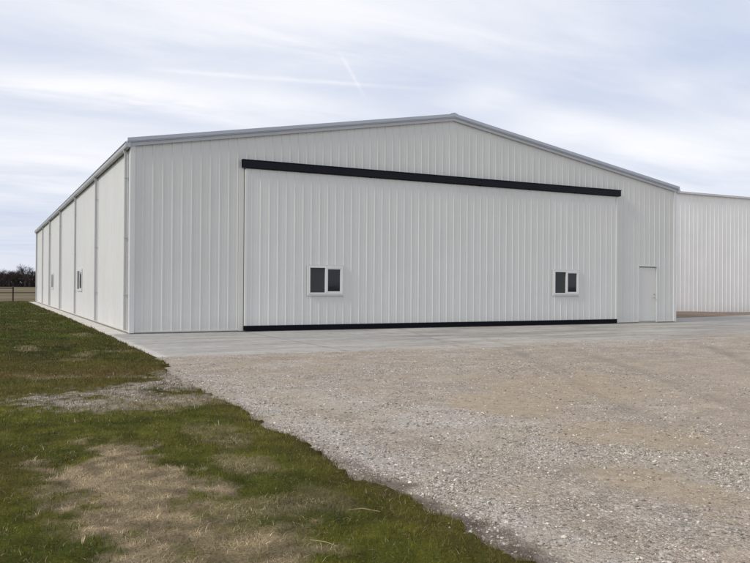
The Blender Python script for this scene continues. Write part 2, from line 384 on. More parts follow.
# ------------------------------------------------------------------ grass blades
def blade_mat(name):
    t = NT(name); a = t.attr('tint', 'Color'); m_ = t.fin(a, .6, .25)
    tr = t.n('ShaderNodeBsdfTranslucent'); t.l(a, tr.inputs[0]); mx = t.n('ShaderNodeMixShader'); mx.inputs[0].default_value = .3
    t.l(t.p.outputs[0], mx.inputs[1]); t.l(tr.outputs[0], mx.inputs[2]); t.l(mx.outputs[0], t.o.inputs[0]); return m_
bm_ = blade_mat('grass_blade')
def scatter(x0, x1, y0, y1, dens):
    n = int((x1-x0)*(y1-y0)*dens); return rng.uniform(x0, x1, n), rng.uniform(y0, y1, n)
def blades(x, y, z, h, w, lean, col):
    n = len(x); a = rng.uniform(0, 2*PI, n); la = rng.uniform(0, 2*PI, n)
    dx, dy = np.cos(a)*w/2, np.sin(a)*w/2; lx, ly = np.cos(la)*lean*h, np.sin(la)*lean*h
    up = h*np.sqrt(np.clip(1-np.minimum(lean, .97)**2, .02, 1))
    V = np.zeros((n, 5, 3))
    V[:, 0] = np.stack([x-dx, y-dy, z-.01], 1); V[:, 1] = np.stack([x+dx, y+dy, z-.01], 1)
    V[:, 2] = np.stack([x-dx*.8+lx*.4, y-dy*.8+ly*.4, z+up*.62], 1); V[:, 3] = np.stack([x+dx*.8+lx*.4, y+dy*.8+ly*.4, z+up*.62], 1)
    V[:, 4] = np.stack([x+lx, y+ly, z+up], 1)
    b = np.arange(n)[:, None]*5
    F = np.concatenate([b+np.array([[0, 1, 3]]), b+np.array([[0, 3, 2]]), b+np.array([[2, 3, 4]])])
    return V.reshape(-1, 3), F, np.repeat(col, 5, 0)
VS, FS, CS = [], [], []; off = 0
for (x0, x1, y0, y1, dens, hh, ww) in ((-5.2, -.9, -23.5, -18, 4200, .034, .0032), (-5.2, -.8, -18, -13, 2600, .036, .0042), (-5.2, -.8, -13, -8, 1500, .040, .0060),
                                   (-5.6, -.55, -8, 0, 800, .042, .009), (-6.4, -.55, 0, 16, 330, .048, .014), (-7.4, -.55, 16, 46, 120, .055, .024),
                                   (-11, -5.2, -23.5, -8, 260, .04, .010), (-11, -5.6, -8, 10, 90, .05, .018)):
    x, y = scatter(x0, x1, y0, y1, dens)
    cv = lawn_cov(x, y); clump = fbm(x, y, 14, 95); ed = edge_x(y)-x
    cv = np.maximum(cv, .75*sst(.60, .70, fbm(x, y, 4.5, 130))*sst(-.40, -.12, ed)*(y < -8.7))
    k = rng.random(len(x)) < cv*(.35+1.1*clump); k &= cv > .12
    x, y, cv, clump = x[k], y[k], cv[k], clump[k]
    g, s = lawn_col(x, y); s = s[:, 0]; n = len(x)
    dead = rng.random(n) < (s*.86+.12)
    v = rng.uniform(.45, 1.75, n)[:, None]; green = g*v**1.3*np.stack([rng.uniform(.8, 1.35, n), rng.uniform(.9, 1.15, n), rng.uniform(.6, 1.3, n)], 1)
    tanc = np.array([.58, .465, .29])*(rng.uniform(.3, 1.5, n)*(.18+1.75*fbm(x, y, 8, 105)**1.6+.35*sst(.55, .7, fbm(x, y, 19, 106))))[:, None]
    tanc = tanc*(1-.35*(1-s))[:, None]
    col = np.where(dead[:, None], tanc, green)
    h = hh*rng.uniform(.5, 1.5, n)*(.55+.9*clump)*np.where(dead, 1.15, 1.0); lean = np.where(dead, rng.uniform(.6, 1.8, n), rng.uniform(.3, 1.5, n))
    w = ww*rng.uniform(.6, 1.3, n)
    h = h*(1+.5*(1-sst(.0, .22, edge_x(y)-x))*(rng.random(n) < .25))
    V, F, C = blades(x, y, np.maximum(lawn_z(x, y, lawn_cov(x, y, True)), np.where(y < -8.7, gravel_z(x, y)-.004, -1)), h, w, lean, col)
    VS.append(V); FS.append(F+off); CS.append(C); off += len(V)
tag(np_mesh('grass', np.concatenate(VS), np.concatenate(FS), 3, bm_, col=np.concatenate(CS)),
    'short winter turf, green with straw coloured dead patches beside the gravel', 'grass', kind='stuff')

# ------------------------------------------------------------------ loose stones
ph = (1+5**.5)/2
IV = np.array([(-1, ph, 0), (1, ph, 0), (-1, -ph, 0), (1, -ph, 0), (0, -1, ph), (0, 1, ph), (0, -1, -ph), (0, 1, -ph), (ph, 0, -1), (ph, 0, 1), (-ph, 0, -1), (-ph, 0, 1)])/1.9
IF = np.array([(0,11,5),(0,5,1),(0,1,7),(0,7,10),(0,10,11),(1,5,9),(5,11,4),(11,10,2),(10,7,6),(7,1,8),(3,9,4),(3,4,2),(3,2,6),(3,6,8),(3,8,9),(4,9,5),(2,4,11),(6,2,10),(8,6,7),(9,8,1)])
OV = np.array([(1, 0, 0), (-1, 0, 0), (0, 1, 0), (0, -1, 0), (0, 0, 1), (0, 0, -1)], float)
OF = np.array([(0,2,4),(2,1,4),(1,3,4),(3,0,4),(2,0,5),(1,2,5),(3,1,5),(0,3,5)])
def stones(x, y, z, r, col, BV, BF):
    n = len(x); k = len(BV)
    V = BV[None]*(1+rng.uniform(-.32, .32, (n, k, 1)))+rng.uniform(-.12, .12, (n, k, 3))
    sc = np.stack([rng.uniform(.8, 1.35, n), rng.uniform(.6, 1.0, n), rng.uniform(.4, .75, n)], 1)*r[:, None]
    V = V*sc[:, None]; a = rng.uniform(0, 2*PI, n); b = rng.uniform(-.5, .5, n)
    X = V[..., 0]*np.cos(b)[:, None]-V[..., 2]*np.sin(b)[:, None]; Z = V[..., 0]*np.sin(b)[:, None]+V[..., 2]*np.cos(b)[:, None]; Y = V[..., 1]
    X, Y = X*np.cos(a)[:, None]-Y*np.sin(a)[:, None], X*np.sin(a)[:, None]+Y*np.cos(a)[:, None]
    V = np.stack([X+x[:, None], Y+y[:, None], Z+(z+r*.18)[:, None]], 2)
    F = (BF[None]+np.arange(n)[:, None, None]*k).reshape(-1, 3)
    return V.reshape(-1, 3), F, np.repeat(col, k, 0)
t = NT('loose_stone'); a = t.attr('tint', 'Color'); P = t.pos()
c = t.mix(1.0, a, t.ramp(t.noise(P, 150, 3), (.3, .8), (.7, 1.2)), 'MULTIPLY'); stm = t.fin(c, .9, .2)
VS, FS, CS = [], [], []; off = 0
for (x0, x1, y0, y1, dens, r0, r1, near) in ((-1.6, 3.5, -23, -18, 4200, .003, .010, 0), (-1.6, 3.5, -23, -18, 1300, .007, .016, 1),
                                       (-3.9, 7, -18, -11, 1000, .005, .013, 0), (-3.6, 7, -18, -12, 300, .009, .018, 0), (3.5, 8, -22, -18, 800, .005, .014, 0),
                                       (-1.6, 14, -12, -8, 110, .007, .018, 0)):
    x, y = scatter(x0, x1, y0, y1, dens); w, tan, mud = gravel_masks(x, y); cv = lawn_cov(x, y)
    pr = (.22+.85*w)*(1-.55*tan)*(1-.5*mud)*(1-sst(.25, .8, cv)*.97)*(.3+1.2*sst(.35, .65, fbm(x, y, 3, 97)))
    k = rng.random(len(x)) < pr; x, y, w, tan = x[k], y[k], w[k], tan[k]; n = len(x)
    u = rng.random(n)[:, None]; col = np.where(u < .28, np.array([[.23, .21, .185]]), np.where(u < .86, np.array([[.44, .40, .355]]), np.array([[.66, .62, .565]])))
    col = col*rng.uniform(.75, 1.2, n)[:, None]*np.stack([rng.uniform(.97, 1.08, n), np.ones(n), rng.uniform(.88, 1.03, n)], 1)
    r = r0+(r1-r0)*rng.random(n)**2.2
    V, F, C = stones(x, y, np.maximum(gravel_z(x, y), lawn_z(x, y, lawn_cov(x, y, True))-.008), r, col, *((IV, IF) if near or r1 > .016 else (OV, OF)))
    VS.append(V); FS.append(F+off); CS.append(C); off += len(V)
# spilled chips on the apron
x, y = scatter(-.7, 16, -8.6, -1, 40); k = rng.random(len(x)) < sst(-4, -8.4, y)*(.25+.75*sst(2, 12, x))*sst(.4, .7, fbm(x, y, 1.2, 99))+.01
x, y = x[k], y[k]; n = len(x)
V, F, C = stones(x, y, np.full(n, APZ), rng.uniform(.006, .016, n), np.array([[.40, .37, .34]])*rng.uniform(.6, 1.3, n)[:, None], OV, OF)
VS.append(V); FS.append(F+off); CS.append(C); off += len(V)
tag(np_mesh('gravel_stones', np.concatenate(VS), np.concatenate(FS), 3, stm, col=np.concatenate(CS)),
    'loose pale crushed stones lying in windrows over the gravel yard', 'gravel', kind='stuff')

# ------------------------------------------------------------------ ribbed sheet walls
def rib_profile(u0, u1, pitch=.3048, major=.013, minor=.002, phase=0.0):
    """list of (u, depth) for an R-panel sheet between u0 and u1"""
    k0 = math.floor((u0-phase)/pitch)-1; pts = []
    k = k0
    while phase+k*pitch < u1+pitch:
        c_ = phase+k*pitch
        pts += [(c_-.028, 0), (c_-.012, major), (c_+.012, major), (c_+.028, 0)]
        for q in (.36, .64):
            m_ = c_+pitch*q; pts += [(m_-.016, 0), (m_-.006, minor), (m_+.006, minor), (m_+.016, 0)]
        k += 1
    ins = [p for p in pts if u0 < p[0] < u1]
    return [(u0, 0)]+ins+[(u1, 0)]
def ribwall(mb, u0, u1, zlo, ztop, plane, **kw):
    """plane(u, depth, z) -> xyz ; ztop a function of u"""
    pr_ = rib_profile(u0, u1, **kw); vs = []; fs = []
    ex = [u for u in getattr(ztop, 'breaks', []) if u0 < u < u1]
    for (u, d) in pr_: vs += [plane(u, d, zlo), plane(u, d, ztop(u))]
    for i in range(len(pr_)-1): fs.append((2*i, 2*i+2, 2*i+3, 2*i+1))
    mb.add(vs, fs)
W, L, EV, PK = 23.55, 45.8, 5.95, 7.93
roofz = lambda x: EV+(PK-EV)*(1-abs(x-W/2)/(W/2))
hang = tag(empty('hangar', (0, 0, 0)), 'large white ribbed steel hangar with gable front and wide black topped door', 'hangar')
fp = lambda u, d, z: (u, -d, z)
kw = dict(phase=.05)
DX0, DX1, HZ0, HZ1 = 3.56, 20.06, 5.42, 5.665
WX0, WX1, WZ1 = 21.36, 22.42, 2.47
mb = MB()
ribwall(mb, .0, DX0, .06, roofz, fp, **kw); ribwall(mb, DX0, W/2, HZ0, roofz, fp, **kw); ribwall(mb, W/2, DX1, HZ0, roofz, fp, **kw)
ribwall(mb, DX1, WX0, .06, roofz, fp, **kw); ribwall(mb, WX0, WX1, WZ1, roofz, fp, **kw); ribwall(mb, WX1, W, .06, roofz, fp, **kw)
mb.build('front_wall', M['front'], hang)
mb = MB(); ribwall(mb, .0, L, .06, lambda u: EV, lambda u, d, z: (-d, u, z), phase=.05); mb.build('side_wall', M['side'], hang)
mb = MB(); ribwall(mb, .0, L, .06, lambda u: EV, lambda u, d, z: (W+d, u, z), phase=.05); mb.build('side_wall', M['side'], hang)
mb = MB(); ribwall(mb, 0, W/2, .06, roofz, lambda u, d, z: (u, L+d, z)); ribwall(mb, W/2, W, .06, roofz, lambda u, d, z: (u, L+d, z)); mb.build('rear_wall', M['front'], hang)
# foundation curb + base trim
mb = MB(); mb.box((.004, .004, -.1), (W-.004, L-.004, .062)); mb.build('foundation', conm, hang)
mb = MB()
mb.box((.12, -.042, .045), (DX0-.13, -.002, .085)); mb.box((DX1+.10, -.042, .045), (WX0-.055, -.002, .085)); mb.box((WX1+.055, -.042, .045), (W-.12, -.002, .085))
mb.box((-.042, .12, .045), (-.002, L, .085)); mb.build('base_trim', M['front'], hang)
# corner trims
mb = MB(); mb.box((-.045, -.045, .03), (.11, .11, EV-.02)); mb.build('corner_trim', M['trim'], hang, .008)
mb = MB(); mb.box((W-.11, -.045, .03), (W+.045, .11, EV-.02)); mb.build('corner_trim', M['trim'], hang, .008)
mb = MB(); mb.box((-.045, L-.11, .03), (.11, L+.045, EV-.02)); mb.build('corner_trim', M['trim'], hang, .008)
# roof: two standing-seam slopes
mb = MB(); OH = .10; TH = .09
for sgn in (0, 1):
    xe, xm = (-.10, W/2) if sgn == 0 else (W+.10, W/2); ze = roofz(0)-.10*(PK-EV)/(W/2)
    a, b = -OH+.02, L+OH-.02
    q0 = [(xe, a, ze+.03), (xm, a, PK+.03), (xm, b, PK+.03), (xe, b, ze+.03)]; q1 = [(p[0], p[1], p[2]+TH) for p in q0]
    if sgn: q0 = q0[::-1]; q1 = q1[::-1]
    mb.hexa(q0, q1)
    for yy in np.arange(.3, L, .61):
        dx = 0
        xs_ = xe+(.5 if sgn == 0 else -.5); zs_ = ze+.6*(PK-EV)/(W/2)*.8333; r0 = [(xs_, yy-.015, zs_+.12), (xm, yy-.015, PK+.12), (xm, yy+.015, PK+.12), (xs_, yy+.015, zs_+.12)]; r1 = [(p[0], p[1], p[2]+.025) for p in r0]
        if sgn: r0 = r0[::-1]; r1 = r1[::-1]
        mb.hexa(r0, r1)
mb.build('roof', M['roof'], hang)
mb = MB(); mb.hexa([(W/2-.16, -OH-.01, PK+.135), (W/2, -OH-.01, PK+.165), (W/2, L+OH, PK+.165), (W/2-.16, L+OH, PK+.135)], [(W/2-.16, -OH-.01, PK+.14), (W/2, -OH-.01, PK+.19), (W/2, L+OH, PK+.19), (W/2-.16, L+OH, PK+.14)])
mb.hexa([(W/2, -OH-.01, PK+.165), (W/2+.16, -OH-.01, PK+.135), (W/2+.16, L+OH, PK+.135), (W/2, L+OH, PK+.165)], [(W/2, -OH-.01, PK+.19), (W/2+.16, -OH-.01, PK+.14), (W/2+.16, L+OH, PK+.14), (W/2, L+OH, PK+.19)])
mb.build('ridge_cap', M['trim'], hang)
# rake trims: stepped profile - proud upper band and set-back lower band
for sgn in (0, 1):
    xe, xm = (-.14, W/2) if sgn == 0 else (W+.14, W/2); dz = -.14*(PK-EV)/(W/2)
    def band(mb, y0, y1, lo, hi, xe=xe, xm=xm, dz=dz, sgn=sgn):
        q0 = [(xe, y0, EV+dz+lo), (xm, y0, PK+lo), (xm, y1, PK+lo), (xe, y1, EV+dz+lo)]; q1 = [(p[0], p[1], p[2]+hi-lo) for p in q0]
        if sgn: q0 = q0[::-1]; q1 = q1[::-1]
        mb.hexa(q0, q1)
    mb = MB(); band(mb, -OH-.03, -OH+.02, .035, .145); band(mb, -OH-.01, -.002, .0, .034)
    r = mb.build('rake_trim', M['rake'], hang)
    mb = MB(); band(mb, -.075, -.038, -.115, -.002); mb.build('rake_flashing', M['gutter'], r)
# gutters
for sgn in (0, 1):
    s_ = -1 if sgn == 0 else 1; x0 = 0 if sgn == 0 else W
    prof = [(.05, .0), (.17, .0), (.19, .05), (.19, .13), (.215, .135), (.215, .155), (.17, .155), (.165, .03), (.06, .03), (.055, .13), (.05, .13)]
    vs = []; n = len(prof); zb = EV-.16
    for yy in (-.11, L+.11): vs += [(x0+s_*a, yy, zb+b) for a, b in prof]
    fs = [(i, (i+1) % n, n+(i+1) % n, n+i) for i in range(n)]
    mb = MB(); mb.add(vs, fs)
    for yy in (-.11, L+.105): mb.box((min(x0+s_*.05, x0+s_*.2), yy, zb), (max(x0+s_*.05, x0+s_*.2), yy+.005, zb+.15))
    mb.build('gutter', M['gutter'], hang)
    # downspouts with straps and kick-out elbow
    for yy in ([.55, 7.7, 15.35, 23.5, 31.4, 37.9, 45.4] if sgn == 0 else [.55, 15.3, 30.5, 45.3]):
        mb = MB(); xa, xb = sorted((x0+s_*.04, x0+s_*.125))
        mb.box((xa, yy-.055, .10), (xb, yy+.055, EV-.30))
        q0 = [(xa, yy-.055, EV-.30), (xb, yy-.055, EV-.30), (xb, yy+.055, EV-.30), (xa, yy+.055, EV-.30)]
        mb.hexa(q0, [(p[0]+s_*.05, p[1], EV-.162) for p in q0])
        sp_ = mb.build('downspout', M['spout'], hang)
        for zz in (1.2, 3.0, 4.9):
            mb = MB(); xo = xb+.004 if s_ > 0 else xa-.004; xi = x0+s_*.03
            mb.box((min(xo, xi), yy-.075, zz), (max(xo, xi), yy+.075, zz+.03)); mb.build('strap', M['spout'], sp_)

# windows: flange, vinyl frame, sliding sash, screened and clear panes
def window(parent, org, ax, out, w, h, trim_mat=M['trim'], k=1.0):
    """org = lower-left corner of the flange on the wall plane; ax = unit vector along; out = outward unit"""
    ax = np.array(ax, float); out = np.array(out, float); org = np.array(org, float); up = np.array([0, 0, 1.])
    def bx(mb, a0, a1, z0, z1, d0, d1):
        c8 = lambda a, d, z: tuple(org+ax*a+out*d+up*z)
        d0 *= k; d1 *= k; q0 = [c8(a0, d1, z0), c8(a1, d1, z0), c8(a1, d0, z0), c8(a0, d0, z0)]; q1 = [c8(a0, d1, z1), c8(a1, d1, z1), c8(a1, d0, z1), c8(a0, d0, z1)]
        mb.hexa(q0, q1)
    def ring(mb, a0, a1, z0, z1, t_, d0, d1):
        bx(mb, a0, a1, z0, z0+t_, d0, d1); bx(mb, a0, a1, z1-t_, z1, d0, d1); bx(mb, a0, a0+t_, z0+t_, z1-t_, d0, d1); bx(mb, a1-t_, a1, z0+t_, z1-t_, d0, d1)
    mb = MB(); ring(mb, 0, w, 0, h, .055, .004, .048); wn = mb.build('window', trim_mat, parent)  # flange in plain wall paint
    out_ = {}
    t0 = .057; mb = MB(); ring(mb, t0, w-t0, t0, h-t0, .045, .0, .060)
    mid = w/2; bx(mb, mid-.03, mid+.03, t0+.045, h-t0-.045, .0, .066)
    ring(mb, mid+.032, w-t0-.047, t0+.047, h-t0-.047, .042, .0, .052)
    fr = mb
    pn = MB(); bx(pn, t0+.04, mid-.028, t0+.04, h-t0-.04, .0, .012)
    gl = MB(); bx(gl, mid+.07, w-t0-.085, t0+.085, h-t0-.085, .0, .022)
    return wn, fr, pn, gl
def window_on(parent, *a, deep=False, k=1.0, tr=None):
    wn, fr, pn, gl = window(parent, *a, k=k, trim_mat=tr or M['front'])
    p = parent if deep else wn
    fr.build('window_frame', M['white'], p, .004); pn.build('window_screen', M['screen'], p); gl.build('window_pane', M['glass'], p)

# big door
dr = empty('hangar_door', (0, 0, 0)); dr.parent = hang
DY = -.10
mb = MB(); ribwall(mb, 3.70, 19.92, .20, lambda u: HZ0-.02, lambda u, d, z: (u, DY-d, z), phase=3.70+.15)
mb.build('door_panel', M['door'], dr)
for xa in (3.62, 19.92):
    mb = MB(); mb.box((xa, DY-.030, .20), (xa+.08, -.002, HZ0-.03)); mb.build('door_edge_trim', M['door'], dr, .006)
mb = MB(); mb.box((3.64, DY-.05, .03), (19.98, -.01, .195)); mb.build('bottom_seal', M['rubber_gap_black'], dr, .015)
mb = MB(); mb.box((3.52, -.20, HZ0+.012), (20.12, -.034, HZ1)); mb.box((3.49, -.215, HZ1+.002), (20.15, -.034, HZ1+.028)); mb.build('door_header', M['black'], dr, .01)
for xx in np.arange(3.55, 20.2, 2.36):
    mb = MB(); mb.box((xx-.03, -.206, HZ0+.0), (xx+.03, -.03, HZ1+.0015)); mb.build('header_joint', M['black'], dr, .003)
mb = MB(); mb.box((DX0-.13, -.044, .03), (DX0+.03, -.003, HZ0-.01)); mb.build('door_jamb', M['front'], hang, .005)
mb = MB(); mb.box((DX1-.03, -.044, .03), (DX1+.10, -.003, HZ0-.01)); mb.build('door_jamb', M['front'], hang, .005)
for xa, xb in ((DX0+.031, 3.618), (20.002, DX1-.031)):
    mb = MB(); mb.box((xa, -.030, .02), (xb, -.001, HZ0-.01)); mb.build('door_gap_seal', M['gap'], hang)
window_on(dr, (5.82, DY-.018, 1.20), (1, 0, 0), (0, -1, 0), 1.38, 1.06, deep=True)
window_on(dr, (16.50, DY-.018, 1.20), (1, 0, 0), (0, -1, 0), 1.38, 1.06, deep=True)
# side wall windows
window_on(hang, (-.022, 14.75, 1.20), (0, -1, 0), (-1, 0, 0), 1.9, 1.06, k=.45, tr=M['side'])
window_on(hang, (-.018, 30.3, 1.20), (0, -1, 0), (-1, 0, 0), 1.5, 1.06, k=.30, tr=M['side'])
# walk door
mb = MB()
mb.box((WX0-.05, -.022, .03), (WX0+.002, .09, WZ1+.04)); mb.box((WX1-.002, -.022, .03), (WX1+.05, .09, WZ1+.04)); mb.box((WX0+.003, -.022, WZ1-.012), (WX1-.003, .09, WZ1+.04))
fr = mb.build('door_frame', M['front'], hang, .004)
mb = MB(); mb.box((WX0+.024, .030, .075), (WX1-.012, .075, WZ1-.042)); wd = mb.build('walk_door', M['walk'], hang, .004)
mb = MB(); mb.box((WX0+.002, .006, .03), (WX1-.002, .10, .068)); mb.build('threshold', M['steel'], wd, .004)
mb = MB(); hx = WX1-.10; mb.tube([(hx, .034, 1.1), (hx, -.03, 1.1), (hx-.02, -.04, 1.1), (hx-.13, -.04, 1.1)], .011, 8)
mb.build('door_handle', M['steel'], wd)
mb = MB(); mb.tube([(hx, .034, 1.25), (hx, .015, 1.25)], .028, 16); mb.build('deadbolt', M['steel'], wd)
for zz in (.3, 1.25, 2.15):
    mb = MB(); mb.tube([(WX0+.012, .03, zz), (WX0+.012, .03, zz+.11)], .008, 8); mb.build('hinge', M['steel'], wd)
mb = MB(); mb.box((WX0+.003, .081, .03), (WX1-.003, .12, WZ1)); mb.build('door_gap_shade', M['rubber_gap_black'], hang)  # black sheet behind the slab paints shade into its left and top gaps

# ------------------------------------------------------------------ second hangar
h2 = tag(empty('hangar', (0, 0, 0)), 'tall cream white ribbed steel building beyond the right corner of the large hangar', 'hangar')
X0, X1, Y0, Y1, H2 = 31., 62., 12., 34., 7.9
mb = MB(); ribwall(mb, X0, X1, -.38, lambda u: H2, lambda u, d, z: (u, Y0-d, z), pitch=.406, major=.020, phase=.1); mb.build('front_wall', M['other'], h2)
mb = MB(); ribwall(mb, Y0, Y1, -.38, lambda u: H2+1.6*(1-abs(u-23)/11), lambda u, d, z: (X0-d, u, z), pitch=.406); mb.build('side_wall', M['other'], h2)
mb = MB(); ribwall(mb, Y0, Y1, -.38, lambda u: H2+1.6*(1-abs(u-23)/11), lambda u, d, z: (X1+d, u, z), pitch=.406); mb.build('side_wall', M['other'], h2)
mb = MB(); ribwall(mb, X0, X1, -.38, lambda u: H2, lambda u, d, z: (u, Y1+d, z), pitch=.406); mb.build('rear_wall', M['other'], h2)
mb = MB()
q0 = [(X0-.1, Y0-.10, H2-.01), (X1+.1, Y0-.12, H2+.0), (X1+.1, 23, H2+1.62), (X0-.1, 23, H2+1.62)]; mb.hexa(q0, [(p[0], p[1], p[2]+.08) for p in q0])
q0 = [(X0-.1, 23, H2+1.62), (X1+.1, 23, H2+1.62), (X1+.1, Y1+.12, H2), (X0-.1, Y1+.12, H2)]; mb.hexa(q0, [(p[0], p[1], p[2]+.08) for p in q0])
mb.build('roof', M['roof'], h2)
mb = MB(); mb.box((X0-.1, Y0-.16, H2-.06), (X1+.1, Y0-.04, H2+.02)); mb.build('eave_trim', M['trim'], h2, .01)
mb = MB(); mb.box((X0, Y0-.045, -.38), (X1, Y0+.02, -.30)); mb.build('base_trim', M['trim'], h2)

# ------------------------------------------------------------------ fence behind the lawn
fe = tag(empty('pipe_fence', (-1.73, 48, 0)), 'dark rusty pipe fence with posts and rails at the far end of the lawn', 'fence')
for x in (-13.9, -9.8, -5.8, -1.73, 2.6):
    mb = MB(); mb.tube([(x+1.73, 0, -.2), (x+1.73, 0, 1.27)], .06, 10); mb.tube([(x+1.73, 0, 1.27), (x+1.73, 0, 1.30)], [.08, .03], 10); mb.build('post', M['iron'], fe)
mb = MB(); mb.tube([(-14, 0, 1.13), (0, 0, 1.15)], .032, 8); mb.build('rail', M['iron'], fe)
mb = MB(); mb.tube([(-14, 0, .80), (6, 0, .80)], .022, 8); mb.build('rail', M['iron'], fe)

# ------------------------------------------------------------------ bare winter trees on the skyline
t = NT('winter_bark_hazed'); P = t.pos(); barkm = t.fin(t.ramp(t.noise(P, 2, 4), (.3, (.045, .037, .034)), (.7, (.08, .067, .062))), .95, .05)  # bark tone lifted a little so distance haze is in the colour
def grow(V, F, p, d, ln, r, depth, R):
    """tapered 3-sided limbs"""
    q = p+d*ln; a = d.orthogonal().normalized(); b = d.cross(a); n = 4 if depth > 3 else 3; base = len(V)
    for (c_, rr) in ((p, r), (q, r*.55)):
        for k in range(n): V.append(c_+a*rr*math.cos(2*PI*k/n)+b*rr*math.sin(2*PI*k/n))
    for k in range(n): F.append((base+k, base+(k+1) % n, base+n+(k+1) % n, base+n+k))
    if depth == 0: return
    for _ in range(R.choice((2, 3, 3, 4) if depth > 1 else (3, 4, 5))):
        nd = (d+Vector((R.uniform(-1, 1), R.uniform(-1, 1), R.uniform(-.35, .7)))*.75).normalized()
        grow(V, F, p+d*ln*R.uniform(.55, 1), nd, ln*R.uniform(.6, .8), r*.52, depth-1, R)
def tree_proto(seed, h):
    R = random.Random(seed); root = empty('bare_tree')
    mb = MB(); mb.tube([(0, 0, -.3), (.1, 0, h*.12), (0, .1, h*.28)], [.34, .27, .21], 8); mb.build('trunk', barkm, root)
    V, F = [], []
    for k in range(9):
        d = Vector((R.uniform(-.9, .9), R.uniform(-.9, .9), R.uniform(.6, 1.1))).normalized()
        grow(V, F, Vector((0, .1, h*R.uniform(.18, .28))), d, h*R.uniform(.20, .27), .13, 5, R)
    me = bpy.data.meshes.new('crown'); me.from_pydata([tuple(v) for v in V], [], F); me.update()
    zmax = max(v.z for v in V); sc = h/zmax
    link('crown', me, barkm, root)
    for ch in root.children: ch.scale = (sc, sc, sc)
    return root
def copy_tree(o):
    c_ = o.copy(); COL.objects.link(c_)
    for ch in list(o.children):
        d = ch.copy(); COL.objects.link(d); d.parent = c_
    return c_
protos = [tree_proto(s_, 9.0) for s_ in (3, 8, 14)]
R = random.Random(5); used = set()
spots = [(3.2, 372, .98), (5.2, 380, .88), (7.4, 376, .95), (9.4, 384, .92), (16.3, 381, 1.08), (18.9, 374, .98), (21.0, 383, .95), (0.8, 378, .9), (-2.5, 376, 1.0), (11.3, 390, 1.0), (24.5, 380, .95), (28, 384, 1.0)]
spots += [(-6-6.5*i+R.uniform(-2, 2), 380+R.uniform(-8, 8), R.uniform(.8, 1.1)) for i in range(6)]+[(33+6*i+R.uniform(-2, 2), 380+R.uniform(-8, 8), R.uniform(.8, 1.1)) for i in range(6)]
def put(x, y, s_, lab, i):
    p = protos[i % 3]; o = p if i % 3 not in used else copy_tree(p); used.add(i % 3)
    o.location = (x, y, -.1); o.scale = (s_, s_, s_); o.rotation_euler = (0, 0, R.uniform(0, 6))
    tag(o, lab, 'tree', 'bare trees along the distant woodland edge'); return o
for i, (x, y, s_) in enumerate(spots): put(x, y, s_, 'small bare dark winter tree in the low distant woodland edge', i)
put(14.0, 373, 1.25, 'tallest bare winter tree with a rounded twiggy crown in the distant woodland', 30)
# dense brush of the wood behind them
n = 42000; x = rng.uniform(-70, 90, n); y = rng.uniform(384, 410, n)
prof = 6.7+2.2*(fbm(x, x*0, .16, 101)-.5)+1.8*(fbm(x, x*0, .6, 103)-.5)
z0 = rng.random(n)**1.4*prof*.86-.3; ln = rng.uniform(1.0, 2.4, n)*.8; a = rng.uniform(0, 2*PI, n); tilt = rng.normal(0, .45, n)
w = rng.uniform(.05, .22, n); dx = np.cos(a)*w; dy = np.sin(a)*w*.6
z1 = np.minimum(z0+ln, prof+rng.uniform(-.4, .9, n))
V = np.stack([np.stack([x-dx, y-dy, z0], 1), np.stack([x+dx, y+dy, z0], 1), np.stack([x+tilt*ln, y+rng.normal(0, .3, n), z1], 1)], 1).reshape(-1, 3)
tag(np_mesh('woodland_brush', V, np.arange(3*n).reshape(-1, 3), 3, barkm), 'dark low mass of bare winter woodland brush on the horizon', 'woodland', kind='stuff')

# ------------------------------------------------------------------ litter on the lawn
t = NT('dry_leaf'); P = t.pos(); leafm = t.fin(t.ramp(t.noise(P, 30, 4), (.3, (.36, .28, .16)), (.7, (.54, .44, .28))), .8, .2)
def stalk(pts, r, name, lab, cat):
    mb = MB(); mb.tube(pts, r, 6); return tag(mb.build(name, leafm), lab, cat)
def gz(x, y): return float(lawn_z(np.array([x]), np.array([y]), np.array([1.0]))[0])
z = gz(-3.58, -20.15)+.03
V = []; F = []
for i in range(9):
    u = i/8; ww = .009*math.sin(PI*min(1, u*.95+.05))**.7; cx = -3.60+.02*u; cy = -20.22+.085*u; cz = z+.01*math.sin(u*PI)+.015*u
    V += [(cx-ww, cy, cz+.008), (cx, cy, cz), (cx+ww, cy, cz+.010)]
for i in range(8): F += [(3*i, 3*i+1, 3*i+4, 3*i+3), (3*i+1, 3*i+2, 3*i+5, 3*i+4)]
me = bpy.data.meshes.new('dead_leaf'); me.from_pydata(V, [], F); me.update(); lf = link('dead_leaf', me, leafm)
s_ = lf.modifiers.new('s', 'SOLIDIFY'); s_.thickness = .0015
tag(lf, 'pale curled dead leaf standing in the grass at the lower left', 'leaf')
z = gz(-1.87, -20.3)
stalk([(-1.95, -20.22, z+.035), (-1.88, -20.28, z+.05), (-1.80, -20.38, z+.045)], [.0014, .002, .001], 'straw_stalk', 'thin straw stalk lying on green turf near the gravel edge', 'straw')
z = gz(-2.36, -20.75)
stalk([(-2.42, -20.7, z+.045), (-2.36, -20.78, z+.05), (-2.31, -20.84, z+.035)], [.0014, .0018, .001], 'straw_stalk', 'straw stalk at the bottom of the lawn, nearer the dead brown patch', 'straw')

